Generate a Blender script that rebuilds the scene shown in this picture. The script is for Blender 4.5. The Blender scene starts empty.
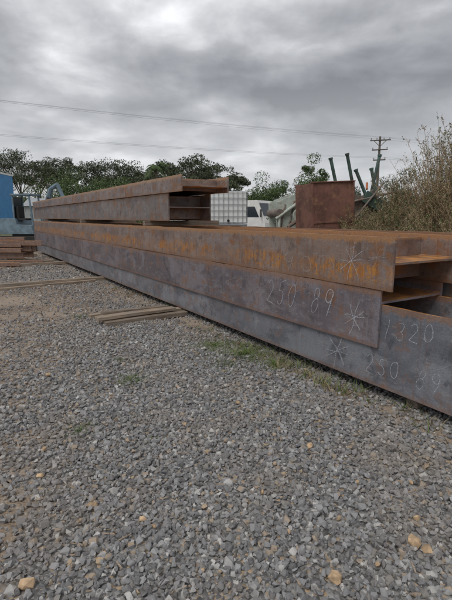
import bpy, bmesh, math, random
import numpy as np
from mathutils import Vector, Matrix, Euler
rng=np.random.default_rng(7); random.seed(7)
scene=bpy.context.scene
scene.view_settings.view_transform='Standard'; scene.view_settings.look='None'; scene.view_settings.exposure=0
COL=scene.collection
# ---------------------------------------------------------------- node helpers
class NT:
    def __init__(s,tree): s.t=tree; s.n=tree.nodes; s.l=tree.links
    def new(s,typ,**kw):
        n=s.n.new(typ)
        for k,v in kw.items(): setattr(n,k,v)
        return n
    def link(s,a,b): s.l.new(a,b)
    def setin(s,sock,v):
        if isinstance(v,bpy.types.NodeSocket): s.l.new(v,sock)
        else: sock.default_value=v
    def math(s,op,a,b=0.0,c=None,clamp=False):
        n=s.new('ShaderNodeMath',operation=op); n.use_clamp=clamp
        s.setin(n.inputs[0],a); s.setin(n.inputs[1],b)
        if c is not None: s.setin(n.inputs[2],c)
        return n.outputs[0]
    def mix(s,f,a,b,blend='MIX'):
        n=s.new('ShaderNodeMix',data_type='RGBA',blend_type=blend)
        s.setin(n.inputs[0],f)
        for sock,v in ((n.inputs[6],a),(n.inputs[7],b)):
            if isinstance(v,tuple) and len(v)==3: v=(*v,1)
            s.setin(sock,v)
        return n.outputs[2]
    def noise(s,vec,scale,detail=4,rough=0.55,mapping=None,dist=0.0):
        if mapping:
            m=s.new('ShaderNodeMapping'); m.inputs['Scale'].default_value=mapping
            s.link(vec,m.inputs['Vector']); vec=m.outputs[0]
        n=s.new('ShaderNodeTexNoise'); s.link(vec,n.inputs['Vector'])
        n.inputs['Scale'].default_value=scale; n.inputs['Detail'].default_value=min(detail,5)
        n.inputs['Roughness'].default_value=rough; n.inputs['Distortion'].default_value=dist
        return n.outputs['Fac']
    def step(s,v,a,b,lo=0.0,hi=1.0):
        n=s.new('ShaderNodeMapRange',interpolation_type='SMOOTHSTEP')
        s.setin(n.inputs['Value'],v)
        n.inputs['From Min'].default_value=a; n.inputs['From Max'].default_value=b
        n.inputs['To Min'].default_value=lo; n.inputs['To Max'].default_value=hi
        return n.outputs[0]
def mat(name):
    m=bpy.data.materials.new(name); m.use_nodes=True
    N=NT(m.node_tree); b=m.node_tree.nodes['Principled BSDF']
    return m,N,b
def bump(N,b,h,strength=0.5,dist=0.01):
    n=N.new('ShaderNodeBump'); n.inputs['Strength'].default_value=strength; n.inputs['Distance'].default_value=dist
    N.link(h,n.inputs['Height']); N.link(n.outputs[0],b.inputs['Normal'])
def simple(name,c,rough=0.6,metal=0.0,var=0.25,scale=3.0,dirt=None,dirtamt=0.5):
    m,N,b=mat(name); tc=N.new('ShaderNodeTexCoord').outputs['Object']
    nz=N.noise(tc,scale,4,0.6)
    f=N.step(nz,0.3,0.7)
    lo=tuple(x*(1-var) for x in c); hi=tuple(min(1,x*(1+var)) for x in c)
    col=N.mix(f,lo,hi)
    if dirt:
        nz2=N.noise(tc,scale*2.3,5,0.7)
        col=N.mix(N.step(nz2,0.5,0.72,0,dirtamt),col,dirt)
    N.link(col,b.inputs['Base Color']); b.inputs['Roughness'].default_value=rough; b.inputs['Metallic'].default_value=metal
    return m
# ---------------------------------------------------------------- mesh builder
class MB:
    def __init__(s): s.v=[]; s.f=[]; s.m=[]
    def add(s,vs,fs,mi=0):
        o=len(s.v); s.v+= [tuple(v) for v in vs]; s.f+=[tuple(i+o for i in f) for f in fs]; s.m+=[mi]*len(fs)
    def box(s,c,sz,mi=0,rot=None):
        h=[x/2 for x in sz]; vs=[]
        R=Euler(rot).to_matrix() if rot else None
        for x in(-1,1):
            for y in(-1,1):
                for z in(-1,1):
                    p=Vector((x*h[0],y*h[1],z*h[2]))
                    if R: p=R@p
                    vs.append(p+Vector(c))
        s.add(vs,[(0,1,3,2),(4,6,7,5),(0,4,5,1),(2,3,7,6),(0,2,6,4),(1,5,7,3)],mi)
    def b2(s,lo,hi,mi=0): s.box([(a+b)/2 for a,b in zip(lo,hi)],[b-a for a,b in zip(lo,hi)],mi)
    def tube(s,pts,rad,seg=8,mi=0,cap=True):
        pts=[Vector(p) for p in pts]
        if not hasattr(rad,'__len__'): rad=[rad]*len(pts)
        vs=[]; fs=[]; up=Vector((0,0,1))
        for i,p in enumerate(pts):
            d=(pts[min(i+1,len(pts)-1)]-pts[max(i-1,0)]).normalized()
            a=d.cross(up)
            if a.length<0.05: a=d.cross(Vector((1,0,0)))
            a.normalize(); bb=d.cross(a)
            for k in range(seg):
                t=2*math.pi*k/seg
                vs.append(p+(a*math.cos(t)+bb*math.sin(t))*rad[i])
        for i in range(len(pts)-1):
            for k in range(seg):
                k2=(k+1)%seg
                fs.append((i*seg+k,i*seg+k2,(i+1)*seg+k2,(i+1)*seg+k))
        if cap:
            fs.append(tuple(range(seg))[::-1]); n=(len(pts)-1)*seg; fs.append(tuple(range(n,n+seg)))
        s.add(vs,fs,mi)
    def prism(s,poly,axis,a,b,mi=0):
        n=len(poly); vs=[]
        for t in(a,b):
            for p in poly:
                q=list(p); q.insert(axis,t); vs.append(q)
        fs=[tuple(range(n))[::-1],tuple(range(n,2*n))]+[(i,(i+1)%n,n+(i+1)%n,n+i) for i in range(n)]
        s.add(vs,fs,mi)
    def leaves(s,C,size,mi=0,aspect=0.55,vertical=0.0):
        C=np.asarray(C); n=len(C)
        a=rng.normal(size=(n,3)); a[:,2]=a[:,2]*(1-vertical)-vertical*1.5
        a/=np.linalg.norm(a,axis=1)[:,None]
        b=np.cross(a,rng.normal(size=(n,3))); b/=np.linalg.norm(b,axis=1)[:,None]
        sz=(size*rng.uniform(.6,1.4,n))[:,None]
        a=a*sz*.5; b=b*sz*.5*aspect
        V=np.stack([C-a,C+b,C+a,C-b],1).reshape(-1,3)
        o=len(s.v); s.v+=list(map(tuple,V)); 
        s.f+=[(o+4*i,o+4*i+1,o+4*i+2,o+4*i+3) for i in range(n)]; s.m+=[mi]*n
    def obj(s,name,mats,loc=(0,0,0),rot=(0,0,0),bevel=0,parent=None,smooth=False,scale=1):
        me=bpy.data.meshes.new(name); me.from_pydata(s.v,[],s.f)
        for m in mats: me.materials.append(m)
        me.polygons.foreach_set('material_index',s.m)
        if smooth: me.polygons.foreach_set('use_smooth',[True]*len(me.polygons))
        me.update()
        o=bpy.data.objects.new(name,me); COL.objects.link(o); o.location=loc; o.rotation_euler=rot; o.scale=(scale,)*3
        if parent: o.parent=parent
        if bevel:
            bv=o.modifiers.new('bevel','BEVEL'); bv.width=bevel; bv.segments=2; bv.limit_method='ANGLE'
        return o
# ---------------------------------------------------------------- camera
cam_d=bpy.data.cameras.new('camera'); cam=bpy.data.objects.new('camera',cam_d); COL.objects.link(cam)
cam.location=(0,0,1.5); cam.rotation_euler=(math.radians(90-10.9),0,0)
cam_d.sensor_fit='VERTICAL'; cam_d.sensor_height=24; cam_d.lens=17.2; cam_d.clip_start=0.05; cam_d.clip_end=3000
scene.camera=cam
# ---------------------------------------------------------------- world
w=bpy.data.worlds.new('World'); scene.world=w; w.use_nodes=True
N=NT(w.node_tree); w.node_tree.nodes.clear()
out=N.new('ShaderNodeOutputWorld')
sky=N.new('ShaderNodeTexSky',sky_type='NISHITA'); sky.sun_disc=False
SUN_EL,SUN_AZ=55,-35
sky.sun_elevation=math.radians(SUN_EL)
bg1=N.new('ShaderNodeBackground'); bg1.inputs[1].default_value=0.08; N.link(sky.outputs[0],bg1.inputs[0])
gen=N.new('ShaderNodeTexCoord').outputs['Generated']
sep=N.new('ShaderNodeSeparateXYZ'); N.link(gen,sep.inputs[0])
den=N.math('ADD',N.math('MAXIMUM',sep.outputs[2],0.0),0.22)
cmb=N.new('ShaderNodeCombineXYZ'); N.link(N.math('DIVIDE',sep.outputs[0],den),cmb.inputs[0]); N.link(N.math('DIVIDE',sep.outputs[1],den),cmb.inputs[1])
cmb.inputs[2].default_value=5.2
big=N.noise(cmb.outputs[0],1.05,3,0.5,dist=0.5)
mid=N.noise(cmb.outputs[0],3.2,5,0.52,dist=.2)
v=N.math('ADD',N.math('MULTIPLY',big,0.66),N.math('MULTIPLY',mid,0.34))
cr=N.new('ShaderNodeValToRGB'); N.link(v,cr.inputs[0]); r=cr.color_ramp
r.elements[0].position=0.38; r.elements[0].color=(0.21,0.22,0.24,1)
r.elements[1].position=0.64; r.elements[1].color=(1.05,1.05,1.07,1)
e=r.elements.new(0.455); e.color=(0.33,0.34,0.365,1)
e=r.elements.new(0.53); e.color=(0.51,0.52,0.545,1)
e=r.elements.new(0.585); e.color=(0.74,0.75,0.775,1)
hz=N.step(sep.outputs[2],0.0,0.36,1,0)
cc=N.mix(N.math('MULTIPLY',hz,0.72),cr.outputs[0],(0.71,0.72,0.74))
bg2=N.new('ShaderNodeBackground'); bg2.inputs[1].default_value=1.0; N.link(cc,bg2.inputs[0])
mx=N.new('ShaderNodeMixShader'); mx.inputs[0].default_value=0.94
N.link(bg1.outputs[0],mx.inputs[1]); N.link(bg2.outputs[0],mx.inputs[2]); N.link(mx.outputs[0],out.inputs[0])
sl=bpy.data.lights.new('sun','SUN'); so=bpy.data.objects.new('sun',sl); COL.objects.link(so)
sl.energy=1.5; sl.angle=math.radians(28); sl.color=(1,0.96,0.9)
az=math.radians(SUN_AZ); el=math.radians(SUN_EL)
sd=Vector((math.sin(az)*math.cos(el),-math.cos(az)*math.cos(el),math.sin(el)))  # sun sits behind-left of the viewer
so.rotation_euler=sd.to_track_quat('Z','Y').to_euler()
sky.sun_rotation=math.atan2(sd.x,sd.y)
# ---------------------------------------------------------------- ground
def dirtmask(x,y):
    x=np.asarray(x,float); y=np.asarray(y,float)
    m=1.0*np.exp(-(((x+3.9)/1.9)**2+((y-7.0)/2.7)**2))
    m+=1.0*np.exp(-(((x+1.6)/.6)**2+((y-1.75)/.8)**2))
    m+=0.7*np.exp(-(((x+8.5)/3.)**2+((y-14)/6)**2))
    m+=0.65*np.exp(-(((x+2.6)/.9)**2+((y-3.9)/1.3)**2))
    m+=0.5*np.exp(-(((x+.4)/.5)**2+((y-6.0)/.4)**2))
    m+=0.55*np.exp(-((.85*x+.527*y-2.75)/.16)**2)
    m+=0.14*np.sin(x*2.3+y*1.1)*np.sin(y*1.9-x*.7)+0.12*np.sin(x*7+1)*np.sin(y*6.1)+.1*np.sin(x*11+y*5)*np.sin(y*13-x*4)
    return np.clip(m,0,1)
def ghz(x,y):
    return 0.02*np.sin(x*1.3+.4)*np.sin(y*.9)+0.008*np.sin(x*4.1+y*3.3)
def warp(n,far):
    u=np.linspace(-1,1,n); k=9.0
    return np.sinh(u*k)/np.sinh(k)*far
gx=warp(361,1500); gy=warp(361,1500)+4
X,Y=np.meshgrid(gx,gy,indexing='ij'); Z=np.where(np.hypot(X,Y-4)<40,ghz(X,Y),0)
V=np.stack([X,Y,Z],-1).reshape(-1,3); n=361
idx=np.arange(n*n).reshape(n,n)
F=np.stack([idx[:-1,:-1],idx[1:,:-1],idx[1:,1:],idx[:-1,1:]],-1).reshape(-1,4)
me=bpy.data.meshes.new('ground'); me.from_pydata(V.tolist(),[],F.tolist())
at=me.attributes.new('dirt','FLOAT','POINT'); at.data.foreach_set('value',dirtmask(V[:,0],V[:,1]).astype(np.float32))
me.polygons.foreach_set('use_smooth',[True]*len(me.polygons))
ground=bpy.data.objects.new('ground',me); COL.objects.link(ground)
m,N,b=mat('ground_grit')
pos=N.new('ShaderNodeNewGeometry').outputs['Position']
vor=N.new('ShaderNodeTexVoronoi'); vor.inputs['Scale'].default_value=55; N.link(pos,vor.inputs['Vector'])
vs=N.new('ShaderNodeSeparateColor'); N.link(vor.outputs['Color'],vs.inputs[0])
g=N.mix(N.step(vs.outputs[0],0,1),(0.10,0.098,0.095),(0.33,0.32,0.31))
g=N.mix(N.step(vs.outputs[1],0.86,0.92),g,(0.40,0.30,0.20))
dn=N.noise(pos,1.1,5,0.65); 
dcol=N.mix(N.step(dn,0.35,0.65),(0.16,0.112,0.078),(0.34,0.265,0.195))
dcol=N.mix(N.step(vs.outputs[2],0.6,0.9,0,0.7),dcol,(0.38,0.35,0.32))
a=N.new('ShaderNodeAttribute',attribute_name='dirt')
fac=N.step(N.math('ADD',a.outputs['Fac'],N.math('MULTIPLY',N.math('SUBTRACT',N.noise(pos,3,5),0.5),0.9)),0.15,0.5)
c1=N.mix(fac,g,dcol)
dl=N.new('ShaderNodeVectorMath',operation='LENGTH'); N.link(pos,dl.inputs[0])
far=N.step(dl.outputs['Value'],22,45)
c1=N.mix(far,c1,N.mix(N.step(N.noise(pos,0.08,5),.4,.6),(0.16,0.14,0.08),(0.09,0.11,0.045)))
N.link(c1,b.inputs['Base Color']); b.inputs['Roughness'].default_value=0.9
bump(N,b,N.math('MULTIPLY',vor.outputs['Distance'],-1.0),0.8,0.012)
me.materials.append(m)
# gravel
rockcol=bpy.data.collections.new('gravel_stones')
m,N,b=mat('gravel_stone')
gg=N.new('ShaderNodeNewGeometry'); pos=gg.outputs['Position']
rp=N.new('ShaderNodeValToRGB'); N.link(gg.outputs['Random Per Island'],rp.inputs[0]); r=rp.color_ramp; r.interpolation='CONSTANT'
cols=[(0,(.10,.102,.11)),(.13,(.19,.192,.20)),(.32,(.25,.252,.262)),(.50,(.32,.322,.33)),(.63,(.14,.139,.142)),(.74,(.41,.406,.40)),(.81,(.24,.225,.205)),(.90,(.55,.54,.52)),(.945,(.36,.28,.20)),(.99,(.46,.33,.20))]
r.elements[0].position=0; r.elements[0].color=(*cols[0][1],1); r.elements[1].position=cols[1][0]; r.elements[1].color=(*cols[1][1],1)
for p,c in cols[2:]:
    e=r.elements.new(p); e.color=(*c,1)
col=N.mix(N.step(N.noise(pos,110,2,.7),.3,.7,0,.45),rp.outputs[0],(0.31,0.295,0.28))
col=N.mix(N.step(N.noise(pos,1.3,3,.6),.45,.7,0,.42),col,(0.27,0.22,0.17))
N.link(col,b.inputs['Base Color']); b.inputs['Roughness'].default_value=0.75
gravel_mat=m
def rockmesh(name,seed,k=12,mt=None):
    rr=np.random.default_rng(seed); bm=bmesh.new()
    p=rr.normal(size=(k,3)); p/=np.linalg.norm(p,axis=1)[:,None]; p*=rr.uniform(.8,1.05,(k,1)); p*=np.array([1,.82*rr.uniform(.75,1.2),.66*rr.uniform(.75,1.4)])
    vs=[bm.verts.new(x) for x in p]
    bmesh.ops.convex_hull(bm,input=vs)
    bmesh.ops.delete(bm,geom=[v for v in bm.verts if not v.link_faces],context='VERTS')
    me=bpy.data.meshes.new(name); bm.to_mesh(me); bm.free(); me.materials.append(mt or gravel_mat); return me
for i in range(16):
    o=bpy.data.objects.new('stone_%02d'%i,rockmesh('stone_%02d'%i,100+i,random.choice((11,13,16)))); rockcol.objects.link(o)
def ringpts(r0,r1,dens,smin,smax,pw=1.6,q0=.93):
    A=math.radians(56); nn=int(dens*A*(r1*r1-r0*r0))
    rr=np.sqrt(rng.uniform(r0*r0,r1*r1,nn)); th=rng.uniform(-A,A,nn)
    x=rr*np.sin(th); y=rr*np.cos(th)
    q=.85*x+.527*y
    keep=(q<3.6)&(x>-14)
    keep&= rng.uniform(size=nn)>dirtmask(x,y)*q0
    x=x[keep]; y=y[keep]; s=rng.uniform(0,1,len(x))**pw*(smax-smin)+smin
    return x,y,s
L=[ringpts(.8,3.2,3100,.007,.024,1.25),ringpts(.8,3.4,300,.02,.034,1.5,.8),ringpts(3.2,6.5,2000,.009,.025,1.2),ringpts(3.2,7,170,.022,.036,1.4,.8),ringpts(6.5,11,850,.013,.031),ringpts(11,20,220,.022,.042)]
x=np.concatenate([l[0] for l in L]); y=np.concatenate([l[1] for l in L]); s=np.concatenate([l[2] for l in L])
z=ghz(x,y)+rng.uniform(-.004,.014,len(x))
me=bpy.data.meshes.new('gravel'); me.vertices.add(len(x)); me.vertices.foreach_set('co',np.stack([x,y,z],1).astype(np.float32).ravel())
def attr(nm,t,key,d): a=me.attributes.new(nm,t,'POINT'); a.data.foreach_set(key,d)
attr('sc','FLOAT','value',s.astype(np.float32))
attr('rt','FLOAT_VECTOR','vector',np.stack([rng.normal(0,.6,len(x)),rng.normal(0,.6,len(x)),rng.uniform(0,6.28,len(x))],1).astype(np.float32).ravel())
attr('ix','INT','value',rng.integers(0,16,len(x)).astype(np.int32))
gravel=bpy.data.objects.new('gravel',me); COL.objects.link(gravel)
ng=bpy.data.node_groups.new('scatter','GeometryNodeTree')
ng.interface.new_socket('Geometry',in_out='INPUT',socket_type='NodeSocketGeometry'); ng.interface.new_socket('Geometry',in_out='OUTPUT',socket_type='NodeSocketGeometry')
gi=ng.nodes.new('NodeGroupInput'); go=ng.nodes.new('NodeGroupOutput'); iop=ng.nodes.new('GeometryNodeInstanceOnPoints'); rz=ng.nodes.new('GeometryNodeRealizeInstances')
ci=ng.nodes.new('GeometryNodeCollectionInfo'); ci.inputs['Collection'].default_value=rockcol; ci.inputs['Separate Children'].default_value=True; ci.inputs['Reset Children'].default_value=True
def na(nm,t):
    q=ng.nodes.new('GeometryNodeInputNamedAttribute'); q.data_type=t; q.inputs['Name'].default_value=nm
    return [o for o in q.outputs if o.enabled and o.name=='Attribute'][0]
ng.links.new(gi.outputs[0],iop.inputs['Points']); ng.links.new(ci.outputs[0],iop.inputs['Instance']); iop.inputs['Pick Instance'].default_value=True
ng.links.new(na('ix','INT'),iop.inputs['Instance Index']); ng.links.new(na('rt','FLOAT_VECTOR'),iop.inputs['Rotation']); ng.links.new(na('sc','FLOAT'),iop.inputs['Scale'])
ng.links.new(iop.outputs[0],rz.inputs[0]); ng.links.new(rz.outputs[0],go.inputs[0])
gm=gravel.modifiers.new('scatter','NODES'); gm.node_group=ng
print('stones',len(x))
tan=simple('sandstone',(0.48,0.34,0.21),.85,var=.35,scale=25)
mb=MB()
for (tx,ty,ts) in [(-.71,2.03,.033),(-.82,1.52,.038),(.45,1.53,.034),(.86,1.72,.042),(.55,2.6,.028),(-.36,1.87,.022),(-.42,1.92,.024),(.9,1.68,.03),(-.9,1.9,.02),(1.05,2.2,.02),(-.3,2.9,.022),(.2,2.1,.016),(-1.2,2.6,.025),(.75,2.2,.018),(-.55,1.7,.016),(.1,3.3,.022),(-1.7,3.9,.03),(.95,1.9,.02),(-1.3,2.1,.03),(-1.1,2.3,.024),(-.6,2.4,.015),(.3,1.8,.015),(-.1,1.6,.014),(.65,1.6,.016)]:
    rm=rockmesh('t',int(abs(tx*1000)+ty*100),26); R=Euler((0,0,rng.uniform(0,6))).to_matrix()
    mb.add([R@(v.co*ts)+Vector((tx,ty,float(ghz(tx,ty))+ts*.4+.006)) for v in rm.vertices],[tuple(p.vertices) for p in rm.polygons])
mb.obj('sandstone_pebbles',[tan],bevel=.003)
# ---------------------------------------------------------------- steel material
def steel(name,base,alt,H=.45,orange_z=None,orange_w=0.08,orange_amt=0.0,rustmix=0.35,seam=1.1,seed=0.0,panel=.3,line=.3,rough=(.38,.7),edge=.8,runs=.45,edgecol=(0.33,0.17,0.085),pale=(.30,.30,.33),paleamt=.35):
    m,N,b=mat(name); tcn=N.new('ShaderNodeTexCoord'); mp=N.new('ShaderNodeMapping'); mp.inputs['Location'].default_value=(seed,seed*.7,0)
    N.link(tcn.outputs['Object'],mp.inputs[0]); tc=mp.outputs[0]
    sp=N.new('ShaderNodeSeparateXYZ'); N.link(tcn.outputs['Object'],sp.inputs[0])
    c=N.mix(N.step(N.noise(tc,2.6,5,.7,mapping=(.7,1,1.6)),.36,.62),base,alt)
    jit=N.math('MULTIPLY',N.noise(tc,.55,1),2.2)
    px=N.math('ADD',N.math('DIVIDE',sp.outputs[0],seam),jit)
    wn=N.new('ShaderNodeTexWhiteNoise',noise_dimensions='1D'); N.link(N.math('FLOOR',px),wn.inputs['W'])
    c=N.mix(N.step(wn.outputs['Value'],0,1,0,panel),c,tuple(x*.6 for x in base))
    pl=N.noise(tc,1.7,4,.62,mapping=(1,1,1.5),dist=.6)
    c=N.mix(N.step(pl,.50,.60,0,paleamt),c,pale)
    bl=N.noise(tc,4.2,5,.75)
    c=N.mix(N.step(bl,.52,.63,0,rustmix*1.5),c,(0.27,0.125,0.055))
    st=N.noise(tc,1.0,4,.65,mapping=(24,1,1.6))
    c=N.mix(N.step(st,.52,.70,0,rustmix*1.1),c,(0.20,0.09,0.045))
    st2=N.noise(tc,1.0,4,.6,mapping=(55,1,2.2))
    c=N.mix(N.step(st2,.56,.74,0,runs),c,(0.34,0.315,0.31))
    sc=N.noise(tc,8,5,.8,mapping=(1,1,2.4))
    c=N.mix(N.step(sc,.56,.64,0,.45),c,(0.37,0.35,0.355))
    dk=N.noise(tc,5.5,4,.7,mapping=(1.4,1,1))
    c=N.mix(N.step(dk,.56,.66,0,.55),c,tuple(x*.45 for x in base))
    ln=N.math('LESS_THAN',N.math('FRACT',px),0.009)
    c=N.mix(N.math('MULTIPLY',ln,line),c,(0.34,0.30,0.29))
    ez=N.math('SUBTRACT',H,sp.outputs[2])
    drip=N.math('MULTIPLY',N.noise(tc,1.0,4,.7,mapping=(38,1,.3)),.13)
    em=N.step(N.math('SUBTRACT',drip,ez),.0,.035)
    c=N.mix(N.math('MULTIPLY',em,edge),c,edgecol)
    em2=N.step(N.math('ADD',sp.outputs[2],N.math('MULTIPLY',st,-.06)),-.02,.02,1,0)
    c=N.mix(N.math('MULTIPLY',em2,edge*.7),c,(0.27,0.13,0.06))
    if orange_z is not None:
        d=N.math('ABSOLUTE',N.math('SUBTRACT',N.math('ADD',sp.outputs[2],N.math('MULTIPLY',N.math('SUBTRACT',N.noise(tc,6,3),.5),.14)),orange_z))
        band=N.step(d,orange_w*.3,orange_w,1,0)
        on=N.noise(tc,1.0,5,.78,mapping=(18,1,13))
        lo=N.noise(tc,1.3,3,.6,mapping=(1,1,0.3))
        k=N.math('MULTIPLY',band,N.math('MULTIPLY',N.step(on,.43,.58),N.step(lo,.36,.55,.2,1)))
        c=N.mix(N.math('MULTIPLY',k,orange_amt),c,N.mix(N.step(st2,.4,.6),(0.55,0.245,0.045),(0.38,0.15,0.035)))
    fine=N.noise(tc,110,2,.6)
    c=N.mix(N.step(fine,.35,.7,0,.35),c,tuple(x*.5 for x in base))
    geo=N.new('ShaderNodeNewGeometry'); sn=N.new('ShaderNodeSeparateXYZ'); N.link(geo.outputs['Normal'],sn.inputs[0])
    nzz=N.math('ABSOLUTE',sn.outputs[2])
    rust=N.mix(N.step(bl,.4,.6),(0.26,0.12,0.05),(0.52,0.24,0.07))
    rust=N.mix(N.step(sc,.5,.62),rust,(0.26,0.19,0.16))
    c=N.mix(N.step(nzz,.4,.7),c,rust)
    N.link(c,b.inputs['Base Color'])
    N.link(N.step(bl,.35,.65,rough[0],rough[1]),b.inputs['Roughness']); b.inputs['Metallic'].default_value=.1
    bump(N,b,N.math('ADD',N.noise(tc,70,2,.6),N.math('MULTIPLY',N.noise(tc,2.2,2),1.6)),.3,.005)
    return m
S_grey=steel('mill_scale_steel_grey',(.145,.128,.148),(.23,.20,.215),H=.485,rustmix=.42,seam=.95,seed=3,panel=.5,line=.4,rough=(.3,.55),edge=.55,pale=(.33,.31,.345),paleamt=.45)
S_low=steel('mill_scale_steel_low',(.150,.160,.188),(.23,.237,.268),H=.70,rustmix=.26,seam=3.1,seed=9,panel=.25,line=.15,rough=(.28,.5),edge=.6,runs=.28,pale=(.34,.36,.40),paleamt=.5)
S_rear=steel('mill_scale_steel_rear',(.13,.125,.13),(.21,.19,.185),H=.57,rustmix=.45,seam=2.1,seed=12)
S_top=steel('mill_scale_steel_rusty',(.19,.135,.12),(.28,.205,.17),H=.429,orange_z=.13,orange_w=.12,orange_amt=1.0,rustmix=.6,seam=2.9,seed=15,line=.2,edge=.9,edgecol=(.42,.22,.10),pale=(.33,.28,.265),paleamt=.45)
S_up=steel('mill_scale_steel_brown',(.19,.145,.13),(.29,.225,.20),H=.249,rustmix=.65,seam=.65,seed=22,edge=.9,runs=.9,edgecol=(.44,.27,.16),pale=(.36,.29,.26),line=.5)
S_up2=steel('mill_scale_steel_brown_lower',(.165,.14,.135),(.26,.215,.195),H=.44,rustmix=.5,seam=.95,seed=31,edge=.8,runs=.8,edgecol=(.38,.24,.16),pale=(.34,.29,.27),line=.45)
ANG=math.atan2(-.85,.527)
NV=Vector((.85,.527,0)); DV=Vector((-.527,.85,0))
def SP(n,al,z): return NV*n+DV*al+Vector((0,0,z))
def beam(n0,W,z0,z1,zw,a0,a1,mt,T=.024,stiff=2.4,name='steel_beam',yaw=0,edge=True):
    mb=MB(); H=z1-z0; xl,xr=-a1,-a0; zc=zw-z0
    ns=int((a1-a0)/.22); xs=np.linspace(xl,xr,ns+1)
    for (ya,yb) in((0,T),(W-T,W)):
        dz=rng.normal(0,.0022,ns+1); dy=.004*np.sin(xs*1.1+ya*3+z0*7)+rng.normal(0,.0007,ns+1); dz2=rng.normal(0,.001,ns+1)
        vs=[]
        for i,xx in enumerate(xs): vs+=[(xx,ya+dy[i],dz2[i]),(xx,yb+dy[i],dz2[i]),(xx,yb+dy[i],H+dz[i]-.001),(xx,ya+dy[i],H+dz[i]-.001)]
        fs=[]
        for i in range(ns):
            for k in range(4):
                k2=(k+1)%4; fs.append((4*i+k,4*i+4+k,4*i+4+k2,4*i+k2))
        fs.append((0,1,2,3)); q=4*ns; fs.append((q+3,q+2,q+1,q))
        mb.add(vs,fs)
    mb.b2((xl,T-.004,zc),(xr-.003,W-T+.004,zc+.02))
    for yy,s_ in((T,1),(W-T,-1)):
        mb.tube([(xl+.01,yy+s_*.006,zc+.022),(xr-.01,yy+s_*.006,zc+.022)],.008,6)
    k=xr-.35 
    while k>xl+.5 and stiff:
        mb.b2((k-.008,T-.002,zc+.019),(k+.008,W-T+.002,H-.03)); 
        if zc>.06: mb.b2((k-.008,T-.002,.03),(k+.008,W-T+.002,zc+.001))
        k-=stiff
    return mb.obj(name,[mt],loc=SP(n0,0,z0),rot=(0,0,ANG+yaw),bevel=.002)
b3=beam(2.889,.80,.10,.80,.44,.55,20.0,S_low)
b2_=beam(2.857,.862,.435,.92,.803,2.247,20.3,S_grey,stiff=0)
b1=beam(2.852,.86,.923,1.35,1.13,2.14,20.1,S_top,stiff=2.9)
r1=beam(3.80,.80,.10,.76,.43,.9,19.5,S_low)
r2=beam(3.79,.82,.764,1.335,1.05,1.1,19.8,S_rear)
u1=beam(2.95,.80,1.44,1.88,1.65,6.53,20.6,S_up2,stiff=3)
u2=beam(2.93,.84,1.884,2.13,1.96,5.98,20.3,S_up,stiff=3,yaw=.002)
# ---------------------------------------------------------------- chalk
def chalkmat(name,c,lo,hi,a1):
    m,N,b=mat(name); tc=N.new('ShaderNodeTexCoord').outputs['Object']
    b.inputs['Base Color'].default_value=(*c,1); b.inputs['Roughness'].default_value=.95
    N.link(N.step(N.noise(tc,170,3,.8),lo,hi,0.05,a1),b.inputs['Alpha']); return m
cm=chalkmat('chalk',(.70,.74,.81),.43,.60,.72)
cf=chalkmat('chalk_faint',(.60,.58,.58),.44,.64,.38)
def arc(cx,cy,rx,ry,a0,a1,n=14): return [(cx+rx*math.cos(math.radians(a0+(a1-a0)*i/n)),cy+ry*math.sin(math.radians(a0+(a1-a0)*i/n))) for i in range(n+1)]
G={'2':[arc(.3,.75,.25,.23,160,-30)+[(.02,.02),(.72,.0)]],
'5':[[(.65,1.02),(.15,.95),(.1,.58)]+arc(.28,.32,.3,.29,110,-140)],
'0':[arc(.34,.5,.3,.46,80,470,22)],
'8':[arc(.33,.76,.2,.21,-80,270,16)+arc(.33,.28,.26,.27,90,-270,18)[1:]],
'9':[arc(.3,.7,.26,.26,20,380,16)+[(.5,.4),(.30,-.05)]],
'1':[[(.3,1.0),(.22,0)]],
'3':[arc(.28,.74,.24,.24,150,-70)+arc(.28,.26,.3,.26,80,-150)],
'B':[[(.08,1),(.1,0)],[(.08,1)]+arc(.2,.75,.3,.24,80,-80)+arc(.2,.27,.36,.25,80,-90)+[(.1,0)]],
'*':[[(-.05,.47),(1.05,.55)],[(.1,.98),(.92,.0)],[(.55,1.2),(.45,-.25)],[(.95,.85),(.05,.12)]],
'~':[arc(.5,.0,.55,.9,10,150,18)],'/':[[(0,.1),(1,.9)]],' ':[]}
def ribbon(mb,pts,w,y):
    for a,b in zip(pts[:-1],pts[1:]):
        dx,dz=b[0]-a[0],b[1]-a[1]; l=math.hypot(dx,dz)
        if l<1e-5: continue
        px,pz=-dz/l*w/2,dx/l*w/2; ex,ez=dx/l*w*.15,dz/l*w*.15
        mb.add([(a[0]+px-ex,y,a[1]+pz-ez),(a[0]-px-ex,y,a[1]-pz-ez),(b[0]-px+ex,y,b[1]-pz+ez),(b[0]+px+ex,y,b[1]+pz+ez)],[(0,1,2,3)])
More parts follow.
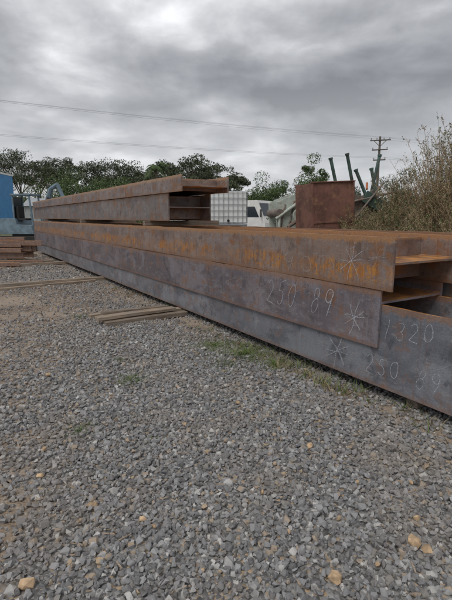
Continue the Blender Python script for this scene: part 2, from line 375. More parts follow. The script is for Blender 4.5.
def chalk(parent,text,x0,x1,zc,h,slope=0,w=.009,mt=None,name='chalk_marking',y=-.007,slant=.16):
    mb=MB(); n=len(text); adv=(x1-x0)/n
    for i,ch in enumerate(text):
        hs=random.uniform(.85,1.15); oz=random.uniform(-.04,.04)*h
        for si,st in enumerate(G[ch]):
            jit=random.uniform(-.02,.02)*h*2; ph=random.uniform(0,6)
            pp=st
            if len(pp)==2: a,b=pp; pp=[(a[0]+(b[0]-a[0])*t+.03*math.sin(t*2.6+ph),a[1]+(b[1]-a[1])*t) for t in np.linspace(0,1,8)]
            pts=[(x0+adv*(i+p[0]*.92+.04*math.sin(p[1]*5+ph))+slant*(p[1]-.5)*h,zc-h/2+jit+oz+p[1]*h*hs+slope*(i/n)+.035*h*math.sin(p[0]*6+ph)) for p in pp]
            ribbon(mb,pts,w*random.uniform(.75,1.1),y-.0004*si-.0001*i)
            if random.random()<.45: ribbon(mb,[(p[0]+w*.9,p[1]+w*.5) for p in pts[len(pts)//3:]],w*.5,y-.0004*si-.0002-.0001*i)
    mb.obj(name,[mt or cm],parent=parent)
chalk(b2_,'250 89',-3.72,-2.68,.715-.435,.25,slope=.03,w=.0075)
chalk(b2_,'*',-2.60,-2.37,.67-.435,.23,w=.0065)
chalk(b1,'*',-2.66,-2.43,1.12-.921,.21,w=.0058)
chalk(b1,'*',-2.38,-2.20,1.18-.921,.10,w=.005,mt=cf)
chalk(b1,'40'.replace('4','9'),-3.45,-2.95,1.05-.921,.15,w=.008,mt=cf)
chalk(b1,'~',-2.95,-2.75,1.1-.921,.15,w=.006,mt=cf)
chalk(b2_,'/~',-4.6,-4.1,.30,.12,w=.007,mt=cf)
chalk(b3,'*',-2.82,-2.56,.27-.1,.18,w=.0065)
chalk(b3,'250 89',-2.36,-1.64,.27-.1,.145,slope=.03,w=.005)
chalk(b3,'1320',-2.20,-1.74,.61-.1,.15,slope=.05,w=.0048)
chalk(b3,'~/',-1.9,-1.62,.42-.1,.10,w=.005,mt=cf)
chalk(b3,'2',-1.5,-1.3,.50-.1,.17,w=.006)
# ---------------------------------------------------------------- timber
def timbermat(name,c):
    m,N,b=mat(name); tc=N.new('ShaderNodeTexCoord').outputs['Object']
    g=N.noise(tc,1.0,5,.7,mapping=(2,45,45)); k=N.noise(tc,3,4)
    col=N.mix(N.step(g,.35,.65),tuple(x*.4 for x in c),c); col=N.mix(N.step(k,.45,.7,0,.5),col,(.25,.22,.19))
    N.link(col,b.inputs['Base Color']); b.inputs['Roughness'].default_value=.85; bump(N,b,g,.6,.008); return m
T1=timbermat('weathered_timber',(.46,.36,.27)); T2=timbermat('dark_timber',(.31,.245,.19))
def bearer(n0,n1,al,z0,wd,ht,mt=T1,yaw=0,name='timber_bearer',pitch=0):
    mb=MB(); L_=n1-n0; K=10; vs=[]; fs=[]
    bw=rng.uniform(-.012,.012); bz=rng.uniform(-.004,.004)
    for i in range(K+1):
        t=i/K; x_=L_*t; oy=bw*math.sin(t*3.1)+rng.normal(0,.0015); oz=abs(bz)*math.sin(t*3.1); e=rng.normal(0,.001)
        vs+=[(x_,-wd/2+oy,oz),(x_,wd/2+oy+e,oz),(x_,wd/2+oy+e,ht+oz+e),(x_,-wd/2+oy,ht+oz-e)]
    for i in range(K):
        for k in range(4): fs.append((4*i+k,4*i+(k+1)%4,4*i+4+(k+1)%4,4*i+4+k))
    fs+=[(3,2,1,0),(4*K,4*K+1,4*K+2,4*K+3)]
    mb.add(vs,fs)
    return mb.obj(name,[mt],loc=SP(n0,al,z0),rot=(0,-pitch,math.atan2(.527,.85)+yaw),bevel=.005)
bearer(1.60,4.6,6.08,.012,.12,.075); bearer(1.54,2.75,5.90,.092,.15,.045,yaw=.05); bearer(1.68,2.7,6.16,.092,.10,.05,mt=T2,yaw=-.03)
bearer(1.62,2.9,5.80,.012,.12,.065,mt=T2,yaw=.04); bearer(1.56,2.8,6.36,.012,.10,.07,yaw=.01,mt=T1)
bearer(.3,4.6,10.3,.01,.12,.085); bearer(-.6,2.75,10.75,.01,.14,.035,mt=T2,yaw=-.07); bearer(.6,2.7,9.9,.01,.10,.05,mt=T1,yaw=.12)
bearer(.6,4.6,14.6,.01,.12,.085); bearer(-.4,2.7,15.3,.01,.2,.07,mt=T2,yaw=.05); bearer(0,2.6,18.3,.01,.15,.085); bearer(-1.6,1.2,13.4,.01,.16,.06,mt=T1,yaw=.25)
bearer(2.95,4.6,1.95,.01,.1,.085,mt=T2)
for al in (7.4,12.,17.5): bearer(2.86,4.4,al,1.353,.1,.084,mt=T2)
# ---------------------------------------------------------------- rusty steel pile at far left
rustm=steel('rusty_section_steel',(.20,.14,.12),(.30,.20,.155),H=.25,rustmix=.8,seam=1.3,seed=40)
def pile(loc,rot,rows,name='rusty_steel_channel'):
    for i,(dy,z,L_,w_,h_) in enumerate(rows):
        mb=MB(); mb.b2((0,0,0),(L_,.012,h_)); mb.b2((0,.012,h_-.012),(L_,w_,h_)); mb.b2((0,.012,0),(L_,w_,.012))
        R=Matrix.Rotation(rot,3,'Z'); p=Vector(loc)+R@Vector((i*.15-.3*(i%2),dy,z))
        mb.obj(name,[rustm],loc=p,rot=(0,0,rot+(.03 if i%2 else -.02)),bevel=.003)
pile((-11.4,15.2,0),-.12,[(0,.12,4.6,.2,.2),(.3,.12,4.8,.2,.2),(-.12,.33,4.3,.14,.14),(.2,.33,4.5,.2,.2),(.45,.33,4.2,.2,.2),(.1,.48,3.9,.1,.12),(.3,.54,4.2,.2,.16),(.34,.71,3.6,.14,.1)])
pile((-10.1,12.6,0),.10,[(0,.05,3.9,.14,.1),(.3,.05,3.7,.1,.08),(.6,.05,4.1,.1,.12)])
# ---------------------------------------------------------------- generic materials
white=simple('white_paint',(.76,.76,.74),.45,var=.08,dirt=(.35,.3,.24),dirtamt=.35)
black=simple('rubber_black',(.025,.025,.025),.8); glass=simple('dark_glass',(.03,.04,.05),.12,var=.1)
galv=simple('galvanised_steel',(.40,.42,.44),.45,.4,var=.15); ibcw=simple('ibc_plastic',(.80,.82,.80),.4,var=.08,scale=2)
blue=simple('curtain_blue',(.06,.25,.52),.5,var=.12); bluegrey=simple('loader_paint',(.15,.22,.27),.5,dirt=(.2,.15,.1))
palegreen=simple('pale_green_paint',(.50,.56,.50),.6,var=.2,dirt=(.28,.15,.08),dirtamt=.7,scale=4)
dgreen=simple('dark_green_paint',(.05,.09,.075),.55,var=.3,dirt=(.16,.1,.06)); orange=simple('orange_paint',(.5,.15,.05),.6)
rustbox=simple('rusted_plate',(.17,.08,.06),.85,var=.35,scale=2.5,dirt=(.30,.16,.09),dirtamt=.8); woodgrey=simple('pole_timber',(.13,.11,.095),.9)
scrapm=simple('scrap_grey_rust',(.20,.17,.15),.8,var=.4,scale=4,dirt=(.25,.12,.06),dirtamt=.8)
grey=simple('shed_cladding',(.36,.37,.38),.6,var=.1); plast=simple('plastic_dark',(.05,.05,.05))
def cyl(mb,c,r,L_,axis,mi,seg=20):
    a=Vector(c); d=Vector((0,0,0)); d[axis]=L_/2; mb.tube([a-d,a+d],r,seg,mi)
def ibc(loc,rot):
    mb=MB(); W,D,H=1.2,1.0,.98; z0=.16
    mb.b2((-W/2+.03,-D/2+.03,z0+.01),(W/2-.03,D/2-.03,z0+H),0)
    cyl(mb,(0,0,z0+H+.02),.11,.05,2,2)
    for z in np.linspace(z0+.03,z0+H-.02,6):
        for s_ in(-1,1):
            mb.tube([(-W/2,s_*D/2,z),(W/2,s_*D/2,z)],.011,6,1); mb.tube([(s_*W/2,-D/2,z),(s_*W/2,D/2,z)],.011,6,1)
    for x_ in np.linspace(-W/2,W/2,9):
        for s_ in(-1,1): mb.tube([(x_,s_*D/2,z0),(x_,s_*D/2,z0+H)],.010,6,1)
    for y_ in np.linspace(-D/2,D/2,8):
        for s_ in(-1,1): mb.tube([(s_*W/2,y_,z0),(s_*W/2,y_,z0+H)],.010,6,1)
    for y_ in(-.42,0,.42):
        mb.b2((-W/2,y_-.06,0),(W/2,y_+.06,.10),1)
    mb.b2((-W/2,-D/2,.101),(W/2,D/2,.15),1)
    cyl(mb,(0,-D/2-.02,z0+.08),.04,.08,1,2,12)
    return mb.obj('ibc_water_tank',[ibcw,galv,black],loc=loc,rot=(0,0,rot),bevel=.008)
ibc((.02,14.2,0),.12); ibc((.02,14.2,1.155),.10); ibc((-1.25,14.4,0),.05); ibc((-1.25,14.4,1.155),.07)
# truck (light cab-over)
def wheel(mb,c,r,wd,axis=1,mi=1,hub=2):
    cyl(mb,c,r,wd,axis,mi,24); cc=list(c); cyl(mb,cc,r*.5,wd+.02,axis,hub,16)
def truck(loc,rot):
    mb=MB(); prof=[(0,.55),(0,2.25),(.12,2.38),(1.25,2.38),(1.62,1.5),(1.72,1.2),(1.72,.5),(1.45,.5),(1.3,.85),(.75,.85),(.6,.5)]
    mb.prism(prof,1,-1,1,0)
    mb.prism([(.5,1.5),(.5,2.05),(1.12,2.05),(1.38,1.5)],1,-1.012,1.012,3)
    mb.add([(1.33,-.88,2.24),(1.33,.88,2.24),(1.61,.88,1.57),(1.61,-.88,1.57)],[(0,1,2,3)],3)
    mb.b2((1.725,-.7,.75),(1.74,.7,1.0),2); mb.b2((1.7,-1,.42),(1.8,1,.6),2)
    for s_ in(-1,1):
        mb.b2((1.5,s_*1.12-.06,1.5),(1.56,s_*1.12+.06,1.9),2)
        mb.b2((1.725,s_*.82-.12,.72),(1.75,s_*.82+.12,.9),4)
        for x_ in(1.02,-2.6): wheel(mb,(x_,s_*.85,.4),.4,.25,1,1,4)
    mb.b2((-4.2,-.4,.6),(-.05,.4,.78),2); mb.b2((-4.3,-1.05,.85),(-.15,1.05,1.0),4)
    mb.b2((-4.3,-1.05,1.0),(-4.24,1.05,1.5),0); mb.b2((-.2,-1.05,1.0),(-.14,1.05,2.2),4)
    for s_ in(-1,1): mb.b2((-4.24,s_*1.03-.02,1.0),(-.2,s_*1.03+.02,1.45),0)
    return mb.obj('flatbed_truck',[white,black,plast,glass,galv],loc=loc,rot=rot,bevel=.02)
truck((1.0,24.5,.0),(0,0,-.5))
# curtain side trailer
mb=MB(); mb.b2((-12,-1.25,1.1),(0,1.25,3.95),0); mb.b2((-12.03,-1.27,3.9),(.03,1.27,4.0),1); mb.b2((-12.03,-1.27,1.0),(.03,1.27,1.12),1)
for k in range(9): mb.b2((-11.5+k*1.4,-1.262,1.1),(-11.45+k*1.4,-1.252,3.9),1)
mb.b2((-5.5,-1.264,2.9),(-.35,-1.254,3.5),1); mb.b2((-5.5,-1.264,1.5),(-.35,-1.254,1.85),1)
for s_ in(-1,1):
    for x_ in(-1.5,-2.8,-4.1): wheel(mb,(x_,s_*1.0,.5),.5,.35,1,2,3)
mb.b2((-12,-.5,.8),(-.2,.5,1.0),2)
mb.obj('curtain_side_trailer',[blue,white,black,galv],loc=(-12.75,25.5,0),rot=(0,0,.06),bevel=.02)
# compact excavator with a bent arm
mb=MB()
mb.prism([(-1.0,.75),(-1.05,1.3),(-.85,1.5),(-.1,1.5),(0,1.2),(.75,1.15),(.85,.75)],1,-.7,.7,0)
for x_,z_ in((-.15,1.2),(.85,1.15)):
    for y_ in(-.66,.05): mb.tube([(x_,y_,z_),(x_-(.0 if x_<0 else .12),y_,2.55)],.045,6,0)
mb.b2((-.22,-.74,2.55),(.82,.13,2.63),0); mb.b2((-.1,-.55,1.5),(.02,-.1,2.05),1); mb.b2((-.1,-.55,1.4),(.4,-.1,1.5),1)
mb.b2((-.17,-.64,1.5),(-.15,.03,2.5),3); mb.tube([(.6,-.3,1.2),(.5,-.3,1.7)],.03,6,1)
for s_ in(-1,1):
    pts=[(math.cos(t)*.32+(1.0 if math.cos(t)>0 else -1.0),math.sin(t)*.32+.34) for t in np.linspace(0,2*math.pi,24,endpoint=False)]
    mb.prism(pts,1,s_*.7-.2,s_*.7+.2,1)
    for x_ in(-1,-.5,0,.5,1): cyl(mb,(x_,s_*.7,.34),.17,.44,1,2,12)
mb.b2((-.5,-.45,.4),(.5,.45,.75),2)
arm=[(.8,.35,1.1),(1.0,.35,2.2),(1.25,.35,2.9),(1.6,.35,3.1)]
mb.tube(arm,[.12,.14,.12,.1],8,0); mb.tube([(1.6,.35,3.15),(1.95,.35,2.3),(1.95,.35,1.9)],[.1,.1,.07],8,0)
mb.tube([(.95,.2,1.5),(1.15,.2,2.5)],.05,8,2); mb.tube([(1.05,.35,3.0),(1.7,.35,3.1)],.045,8,2)
mb.prism([(1.7,1.3),(1.6,1.7),(1.85,2.0),(2.15,1.95),(2.25,1.5),(2.1,1.42),(2.0,1.7),(1.85,1.65),(1.85,1.35)],1,.1,.6,0)
mb.obj('mini_excavator',[bluegrey,black,plast,glass],loc=(-9.55,20.9,0),rot=(0,0,-.2),bevel=.01,scale=.97)
# shed far
mb=MB(); mb.b2((-4,-3,0),(4,3,2.6),0); mb.prism([(-3.2,2.6),(3.2,2.6),(0,3.5)],0,-4.2,4.2,1)
mb.b2((-1.5,-3.03,0),(1.2,-3.0,2.3),2)
for k in range(16): mb.b2((-3.9+k*.5,-3.02,0),(-3.87+k*.5,-3.001,2.6),1)
mb.obj('storage_shed',[grey,galv,glass],loc=(-17.0,48,0),rot=(0,0,.2))
# pale green machine : conveyor hopper frame
mb=MB()
mb.prism([(-.55,1.0),(-.6,1.95),(.15,2.25),(.45,1.95),(.1,1.0)],1,-.35,-.31,0)
mb.prism([(-.55,1.0),(-.6,1.95),(.15,2.25),(.45,1.95),(.1,1.0)],1,.31,.35,0)
mb.box((-.05,0,1.55),(.9,.6,.03),0,rot=(0,-.5,0))
mb.tube([(-.62,-.42,1.45),(.7,-.42,2.35)],.05,8,0); mb.tube([(-.62,.42,1.45),(.7,.42,2.35)],.05,8,0)
cyl(mb,(-.5,0,1.62),.13,.9,1,1); cyl(mb,(.6,0,2.25),.12,.9,1,1)
for k in range(4): mb.tube([(-.45+.3*k,-.36,1.15+.12*k),(-.3+.3*k,-.36,1.9+.1*k)],.03,6,1)
for s_ in(-1,1):
    mb.tube([(-.5,s_*.4,0),(-.5,s_*.4,1.5)],.045,8,0); mb.tube([(.35,s_*.4,0),(.35,s_*.4,2.1)],.045,8,0); mb.tube([(-.5,s_*.4,.3),(.35,s_*.4,1.3)],.035,8,1)
for k in range(5): mb.tube([(-.5+.25*k,-.45,1.55+.17*k),(-.5+.25*k,.45,1.55+.17*k)],.03,8,1)
mb.tube([(-.3,-.6,1.2),(.5,-.6,1.7)],.06,8,1); cyl(mb,(.1,-.55,1.55),.22,.08,1,0)
mb.obj('conveyor_hopper',[palegreen,scrapm],loc=(2.03,14.0,0),rot=(0,0,.25),bevel=.006)
# rusted steel bin
mb=MB(); hw=.62
mb.b2((-hw,-.6,.6),(hw,-.57,2.42)); mb.b2((-hw,.57,.6),(hw,.6,2.42)); mb.b2((-hw,-.57,.6),(-hw+.03,.57,2.42)); mb.b2((hw-.03,-.57,.6),(hw,.57,2.42)); mb.b2((-hw+.03,-.57,.6),(hw-.03,.57,.64))
mb.b2((-hw-.02,-.64,2.42),(hw+.02,-.56,2.45)); mb.b2((-hw-.02,.56,2.42),(hw+.02,.64,2.45))
mb.b2((-hw,-.625,.6),(-hw+.06,-.601,2.42)); mb.b2((hw-.06,-.625,.6),(hw,-.601,2.42)); mb.b2((-hw+.06,-.62,1.35),(hw-.06,-.601,1.41))
for x_ in(-.5,.5):
    for y_ in(-.5,.5): mb.b2((x_-.06,y_-.06,0),(x_+.06,y_+.06,.6))
mb.obj('rusted_steel_bin',[rustbox],loc=(2.86,12.5,0),rot=(.0,-.05,.2),bevel=.008)
# dark green machine with raised arms
mb=MB()
for a_,b_ in (((.05,0,1.6),(-.38,.0,3.18)),((.5,0,1.8),(.08,-.1,3.3)),((.95,.3,1.6),(1.3,.4,3.35)),((.75,-.2,2.0),(.38,-.1,2.85)),((1.2,-.1,1.6),(.9,.0,2.9))):
    a_=Vector(a_); b_=Vector(b_); mb.tube([a_,b_],.05,10,0); mb.tube([b_,b_+(b_-a_).normalized()*.06],.065,10,0)
for p in((.3,0,2.45),(.9,.3,2.35)): mb.tube([(p[0]-.03,p[1]-.1,p[2]),(p[0]+.05,p[1]+.1,p[2]+.2)],.035,8,1)
mb.box((.55,0,1.95),(1.3,.5,.3),0,rot=(0,.25,0)); mb.box((.9,.1,2.2),(.8,.06,.12),2,rot=(0,-.5,0)); mb.box((.5,-.3,1.75),(1.3,.05,.75),2,rot=(.2,.15,0)); mb.box((.95,-.4,1.9),(.9,.05,.35),0,rot=(0,.5,0))
mb.box((.3,0,1.5),(1.2,.6,.5),2)
mb.tube([(-.2,0,2.2),(1.4,.1,1.75)],.06,10,0); mb.tube([(.0,-.4,1.9),(1.5,-.4,2.25)],.035,8,2); mb.tube([(.3,-.45,1.5),(1.1,-.45,2.5)],.03,8,2)
for x_ in(-.1,1.0):
    for y_ in(-.25,.25): mb.b2((x_-.05,y_-.05,0),(x_+.05,y_+.05,1.7),0)
cyl(mb,(.1,-.35,.55),.5,.2,1,3,20); cyl(mb,(1.1,-.35,.55),.5,.2,1,3,20)
mb.obj('farm_implement',[dgreen,orange,scrapm,black],loc=(3.5,13.4,0),rot=(0,0,.1),bevel=.004)
# ---------------------------------------------------------------- mound
mm,N,b=mat('mound_soil'); pos=N.new('ShaderNodeNewGeometry').outputs['Position']
c=N.mix(N.step(N.noise(pos,2,5,.7),.35,.65),(.19,.145,.095),(.34,.27,.17)); c=N.mix(N.step(N.noise(pos,5,5,.7),.5,.65,0,.6),c,(.12,.135,.055))
N.link(c,b.inputs['Base Color']); b.inputs['Roughness'].default_value=.95; bump(N,b,N.noise(pos,14,4,.7),.9,.05)
def mh(x,y):
    d=((x-7.6)/4.6)**2+((y-12.5)/5.5)**2
    return 2.25*np.exp(-d*1.3)+.10*np.sin(x*3+y)*np.exp(-d)+.07*np.sin(y*4.1-x*2)*np.exp(-d)-.06
gx=np.linspace(1.5,15,90); gy=np.linspace(5,21,90); X,Y=np.meshgrid(gx,gy,indexing='ij')
V=np.stack([X,Y,mh(X,Y)],-1).reshape(-1,3); ii=np.arange(8100).reshape(90,90); F=np.stack([ii[:-1,:-1],ii[1:,:-1],ii[1:,1:],ii[:-1,1:]],-1).reshape(-1,4)
me=bpy.data.meshes.new('earth_mound'); me.from_pydata(V.tolist(),[],F.tolist()); me.materials.append(mm); me.polygons.foreach_set('use_smooth',[True]*len(me.polygons))
o=bpy.data.objects.new('earth_mound',me); COL.objects.link(o)
# ---------------------------------------------------------------- foliage
def leafmat(name,c1,c2,c3):
    m,N,b=mat(name); g=N.new('ShaderNodeNewGeometry')
    rp=N.new('ShaderNodeValToRGB'); N.link(g.outputs['Random Per Island'],rp.inputs[0]); r=rp.color_ramp
    r.elements[0].color=(*c1,1); r.elements[1].color=(*c3,1); e=r.elements.new(.5); e.color=(*c2,1)
    col=N.mix(N.step(N.noise(g.outputs['Position'],.9,2),.4,.62,0,.55),rp.outputs[0],tuple(x*.5 for x in c1))
    N.link(col,b.inputs['Base Color']); b.inputs['Roughness'].default_value=.6
    return m
Leuc=leafmat('eucalypt_leaves',(.05,.068,.032),(.085,.11,.055),(.13,.145,.08))
Lgrn=leafmat('green_leaves',(.05,.09,.028),(.10,.155,.045),(.14,.20,.065))
Ldry=leafmat('dry_leaves',(.20,.15,.085),(.37,.29,.17),(.24,.22,.11))
Lstk=simple('dry_stalks',(.36,.26,.16),.85,var=.3)
Lgrs=leafmat('grass_blades',(.08,.14,.03),(.12,.19,.045),(.24,.25,.10))
bark=simple('bark',(.22,.185,.15),.9,var=.35,scale=4)
def clump(c,r,n):
    p=rng.normal(size=(n,3)); p/=np.linalg.norm(p,axis=1)[:,None]; p*=(rng.uniform(.25,1,n)**.5)[:,None]
    return p*np.array(r)+np.array(c)
def tree(name,loc,H,W,kind='euc',nl=2600,leaf=.26,lm=None,seed=0):
    rr=random.Random(seed); mb=MB(); euc=kind=='euc'
    fork=H*(rr.uniform(.36,.5) if euc else .22); lean=rr.uniform(-.06,.06)*H
    tr=H*.015
    mb.tube([(0,0,-.1),(lean*.3,0,fork*.5),(lean*.6,lean*.2,fork)],[tr*1.3,tr,tr*.8],8,0)
    nb=rr.randint(6,10); cl=[]
    for i in range(nb):
        a=2*math.pi*i/nb+rr.uniform(-.4,.4); rad=W*.5*rr.uniform(.25,.95)
        zz=H*(rr.uniform(.60,.95) if euc else rr.uniform(.4,.88))
        e=Vector((lean+math.cos(a)*rad,math.sin(a)*rad,zz)); s_=Vector((lean*.6,lean*.2,fork*rr.uniform(.8,1)))
        mid_=s_.lerp(e,.5)+Vector((0,0,H*.03))
        mb.tube([s_,mid_,e],[tr*.5,tr*.3,tr*.1],6,0)
        cl.append((e,1.0))
        for j in range(3):
            e2=e+Vector((rr.uniform(-1,1),rr.uniform(-1,1),rr.uniform(-.55,.35)))*W*.2
            mb.tube([mid_,mid_.lerp(e2,.6)+Vector((0,0,.1)),e2],[tr*.2,tr*.12,tr*.05],5,0); cl.append((e2,.8))
    cl.append((Vector((lean,0,H*.92)),1.1))
    if not euc:
        for j in range(7): cl.append((Vector((rr.uniform(-.3,.3)*W,rr.uniform(-.3,.3)*W,H*rr.uniform(.25,.75))),1.2))
    for e,k in cl:
        R=W*(.155 if euc else .17)*k*rr.uniform(.65,1.25); mb.leaves(clump(e,(R,R,R*(.62 if euc else .85)),int(nl/len(cl)*k)),leaf,1)
    return mb.obj(name,[bark,lm or Leuc],loc=loc,rot=(0,0,rr.uniform(0,6)))
def bx(px,D): return (px-226)/438*D
i=0
for px,top,D,W in [(-25,158,92,10),(3,158,90,11),(22,155,95,12),(40,161,88,10),(56,158,93,11),(70,166,84,9),(88,162,92,11),(106,164,88,11),(121,161,90,11),(137,163,90,10),(-60,158,95,10),(172,163,80,9),(186,160,78,10),(201,165,84,10),(216,168,80,9),(232,175,80,7),(150,172,86,9)]:
    H=1.5+(217-top)/438*D
    tree('eucalyptus_tree',(bx(px,D),D,0),H,W,seed=i+3,nl=4600,leaf=.32); i+=1
tree('green_tree',(bx(312,50),50,0),8.6,4.4,'round',12000,.17,Lgrn,61)
tree('green_tree',(bx(262,62),62,0),7.4,6.6,'round',8000,.2,Lgrn,42)
tree('green_tree',(bx(402,42),42,0),6.1,3.6,'round',4000,.14,Leuc,44)
tree('green_tree',(bx(345,56),56,0),5.6,5,'round',4000,.18,Leuc,45)
tree('green_tree',(bx(285,58),58,0),6.2,4.4,'round',6000,.18,Lgrn,46)
tree('green_tree',(bx(74,66),66,0),8.2,9,'round',9000,.22,Lgrn,47)
tree('green_tree',(bx(104,70),70,0),7.4,9,'round',9000,.22,Lgrn,48)
mb=MB()
for k in range(230):
    xx=rng.uniform(-95,120); yy=rng.uniform(100,135); h=rng.uniform(3.4,8.0)
    for j in range(4):
        R=rng.uniform(1.5,3.0); mb.leaves(clump((xx+rng.uniform(-3,3),yy+rng.uniform(-2,2),h*rng.uniform(.3,.85)),(R,R,R*.8),110),.6,1)
    mb.tube([(xx,yy,0),(xx+.3,yy,h*.8)],[.2,.08],5,0)
mb.obj('distant_trees',[bark,Leuc])
mb=MB()
for px in list(range(-20,250,8))+list(range(250,470,12)):
    D=rng.uniform(50,66); h=rng.uniform(2.4,4.6); R=rng.uniform(1.3,2.2)
    xx=bx(px,D); mb.tube([(xx,D,0),(xx,D,h*.6)],[.12,.05],5,0)
    for j in range(4): mb.leaves(clump((xx+rng.uniform(-1,1),D+rng.uniform(-1,1),h*rng.uniform(.3,.85)),(R*.8,R*.8,R*.6),260),.22,1)
mb.obj('shrub_row',[bark,Lgrn])
# palm
mb=MB(); H=1.5+(217-164)/438*70
mb.tube([(0,0,0),(.15,0,H*.5),(.1,0,H-.8)],[.3,.24,.2],8,0)
for k in range(34):
    a=k*2.399; el_=random.uniform(-.3,1.1); Lf=random.uniform(1.7,2.4); pts=[]
    for j in range(7):
        t=j/6; pts.append(Vector((.1+math.cos(a)*Lf*t*math.cos(el_*.6),math.sin(a)*Lf*t*math.cos(el_*.6),H-.8+math.sin(el_)*Lf*t-1.3*t*t)))
    mb.tube(pts,[.04]*6+[.01],4,1)
    for j in range(1,7):
        for s_ in(-1,1):
            for q in range(3):
                p=pts[j-1].lerp(pts[j],q/3); dr=(pts[j]-pts[j-1]).normalized(); sd_=dr.cross(Vector((0,0,1))).normalized()*s_
                tip=p+sd_*.5+dr*.3-Vector((0,0,.25)); mb.add([p,p+dr*.09,tip],[(0,1,2)],1)
mb.obj('palm_tree',[bark,Lgrn],loc=(bx(157,70),70,0))
def dryshrub(loc,h,w,nst,seed,green=.3):
    rr=random.Random(seed); mb=MB(); C=[];C2=[]
    for i in range(nst):
        a=rr.uniform(0,6.28); r0=rr.uniform(0,.25)*w; b0=Vector((math.cos(a)*r0,math.sin(a)*r0,-.1))
        hh=h*rr.uniform(.5,1); out_=rr.uniform(.1,.5)*w
        pts=[b0+Vector((math.cos(a)*out_*t*t+rr.uniform(-.03,.03),math.sin(a)*out_*t*t+rr.uniform(-.03,.03),hh*t)) for t in(0,.25,.5,.75,1)]
        mb.tube(pts,[.009,.008,.006,.005,.002],4,0)
        for j in range(14):
            t=rr.uniform(.2,1); k=min(int(t*4),3); p=pts[k].lerp(pts[k+1],t*4-k)
            d=Vector((rr.uniform(-1,1),rr.uniform(-1,1),rr.uniform(.4,1.6))).normalized()*rr.uniform(.1,.3)*(1.2-t*.5)
            mb.tube([p,p+d],[.004,.0015],3,0,cap=False)
            lst=C if rr.random()>green else C2
            for q in range(8): lst.append(p+d*rr.uniform(.2,1.1)+Vector((rr.gauss(0,.02),rr.gauss(0,.02),rr.gauss(0,.02))))
    if C: mb.leaves(C,.036,1,.4)
    if C2: mb.leaves(C2,.042,2,.4)
    return mb.obj('dry_shrub',[Lstk,Ldry,Lgrn],loc=loc)
sh=[(4.75,10.3,1.75,1.5,50,.15),(5.3,10.8,2.15,1.4,55,.3),(4.45,9.2,1.1,1.0,40,.2),(5.0,9.0,2.1,1.5,60,.1),(5.7,10.0,2.4,1.5,65,.25),(4.2,11.2,1.1,1.2,45,.4),(3.9,10.4,.7,1.0,35,.2),(6.4,11.6,1.8,1.5,45,.3),(4.9,12.4,1.3,1.4,45,.35),(3.7,12.0,1.0,1.2,40,.3),(4.6,8.2,1.1,1.1,38,.3),(4.9,7.9,1.8,1.2,42,.2),(3.8,8.9,.7,.9,30,.2),(3.3,10.9,.7,.9,30,.2),(6.9,9.5,1.8,1.4,40,.2),(2.9,10.6,.6,.8,25,.3),(5.4,9.3,2.2,1.3,50,.3),(4.9,9.9,2.0,1.4,45,.2)]
for i,(x_,y_,h_,w_,n_,g_) in enumerate(sh): dryshrub((x_,y_,float(mh(np.array(x_),np.array(y_)))),h_*1.08,w_,n_,i,g_)
def blades(mb,cx,cy,r,n,h,zf,mi=0,lean=.4):
    for i in range(n):
        a=rng.uniform(0,6.28); q=r*abs(rng.normal(0,.5)); x_,y_=cx+q*math.cos(a),cy+q*math.sin(a); z_=float(zf(np.array(x_),np.array(y_)))
        hh=h*rng.uniform(.4,1.1); d=Vector((rng.normal(0,lean),rng.normal(0,lean),1))*hh; t=rng.uniform(0,6.28); wv=Vector((math.cos(t),math.sin(t),0))*hh*.03+Vector((math.cos(t),math.sin(t),0))*.001
        p=Vector((x_,y_,z_)); m_=p+d*.55; e=p+d+Vector((d.x,d.y,-abs(d.z)*.15))*.5
        mb.add([p-wv,p+wv,m_+wv*.8,e,m_-wv*.8],[(0,1,2,4),(4,2,3)],mi)
mb=MB()
for k in range(260):
    x_=rng.uniform(2.4,9); y_=rng.uniform(7,14); blades(mb,x_,y_,.25,22,.35,mh,0 if rng.random()<.7 else 1)
mb.obj('mound_grass',[Ldry,Lgrs])
for (cx,cy,r,n_,h_) in [(.2,4.6,.5,750,.06),(-.15,4.9,.4,420,.05),(.5,4.25,.35,300,.05),(.0,4.2,.3,160,.04),(-.87,3.75,.18,190,.045),(-1.05,2.85,.14,120,.035),(-1.1,4.3,.12,50,.04),(-2.2,6.3,.25,90,.05),(-.5,2.7,.08,20,.03)]:
    mb=MB(); blades(mb,cx,cy,r,n_,h_,lambda x,y:ghz(x,y)+.010,0,.9); mb.obj('weed_tuft',[Lgrs])
mb=MB()
for k in range(75):
    al=rng.uniform(.8,9) if k<35 else rng.uniform(1.4,4.2); p=SP(2.78+rng.uniform(-.14,.12),al,0); blades(mb,p.x,p.y,.12,14,rng.uniform(.05,.13),lambda x,y:ghz(x,y),0 if rng.random()<.6 else 1,.5)
mb.obj('weed_strip',[Lgrs,Ldry])
mb=MB()
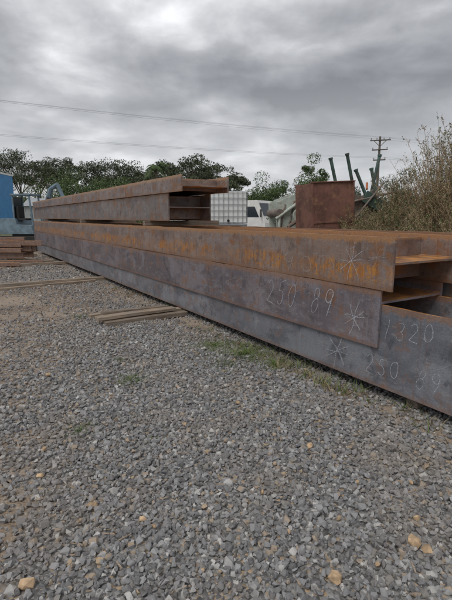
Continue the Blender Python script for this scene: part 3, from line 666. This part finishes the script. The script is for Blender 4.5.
for k in range(190):
    r_=rng.uniform(1.3,7); a=rng.uniform(-.7,.5); x_,y_=r_*math.sin(a),r_*math.cos(a)
    if .85*x_+.527*y_>2.7: continue
    L_=rng.uniform(.015,.07); mb.box((x_,y_,float(ghz(x_,y_))+.026),(L_,.006,.004),0,rot=(rng.normal(0,.2),rng.normal(0,.2),rng.uniform(0,6)))
mb.obj('wood_chips',[T1])
# ---------------------------------------------------------------- power pole & wires
P=Vector((bx(375,60),60,0)); Q=Vector((-20.6,40,0)); ld=(P-Q).normalized(); pr=Vector((-ld.y,ld.x,0))
mb=MB(); mb.tube([(0,0,0),(0,0,6),(0,0,12)],[.2,.17,.13],10,0)
ca=Vector((.94,-.34,0))
def arm_(z,h): mb.tube([Vector((0,-.16,z))-ca*h,Vector((0,-.16,z))+ca*h],.08,6,0)
for z,h,ks in((11.5,1.3,(-1.15,-.45,.45,1.15)),(10.3,1.0,(-.9,.9)),(9.0,.8,(-.7,.7))):
    arm_(z,h)
    for k in ks: p=Vector((0,-.16,z))+ca*k; mb.tube([p,p+Vector((0,0,.3))],[.05,.08],6,1)
mb.tube([Vector((0,-.1,10.7)),Vector((0,-.1,11.5))+ca*.8],.04,5,0); mb.tube([Vector((0,-.1,10.7)),Vector((0,-.1,11.5))-ca*.8],.04,5,0)
mb.obj('power_pole',[woodgrey,galv],loc=P)
wirem=simple('aluminium_conductor',(.18,.185,.19),.6)
mb=MB()
def wire(a,b,sag,r):
    mb.tube([a.lerp(b,t/24)-Vector((0,0,sag*4*(t/24)*(1-t/24))) for t in range(25)],r,5,0,cap=False)
A=Q-(P-Q)*.9; B=P+Vector((60,14,0))
for z,ks in((11.8,(-1.15,.45,1.15)),(9.3,(-.7,.7))):
    for k in ks:
        o_=ca*k+Vector((0,-.16,z)); wire(P+o_,A+Vector((pr.x*k*1.3,pr.y*k*1.3,z+ (1.2 if z>10 else .5)+k*.25)),.9,.0075); wire(P+o_,B+o_,.8,.0075)
mb.obj('power_line',[wirem])
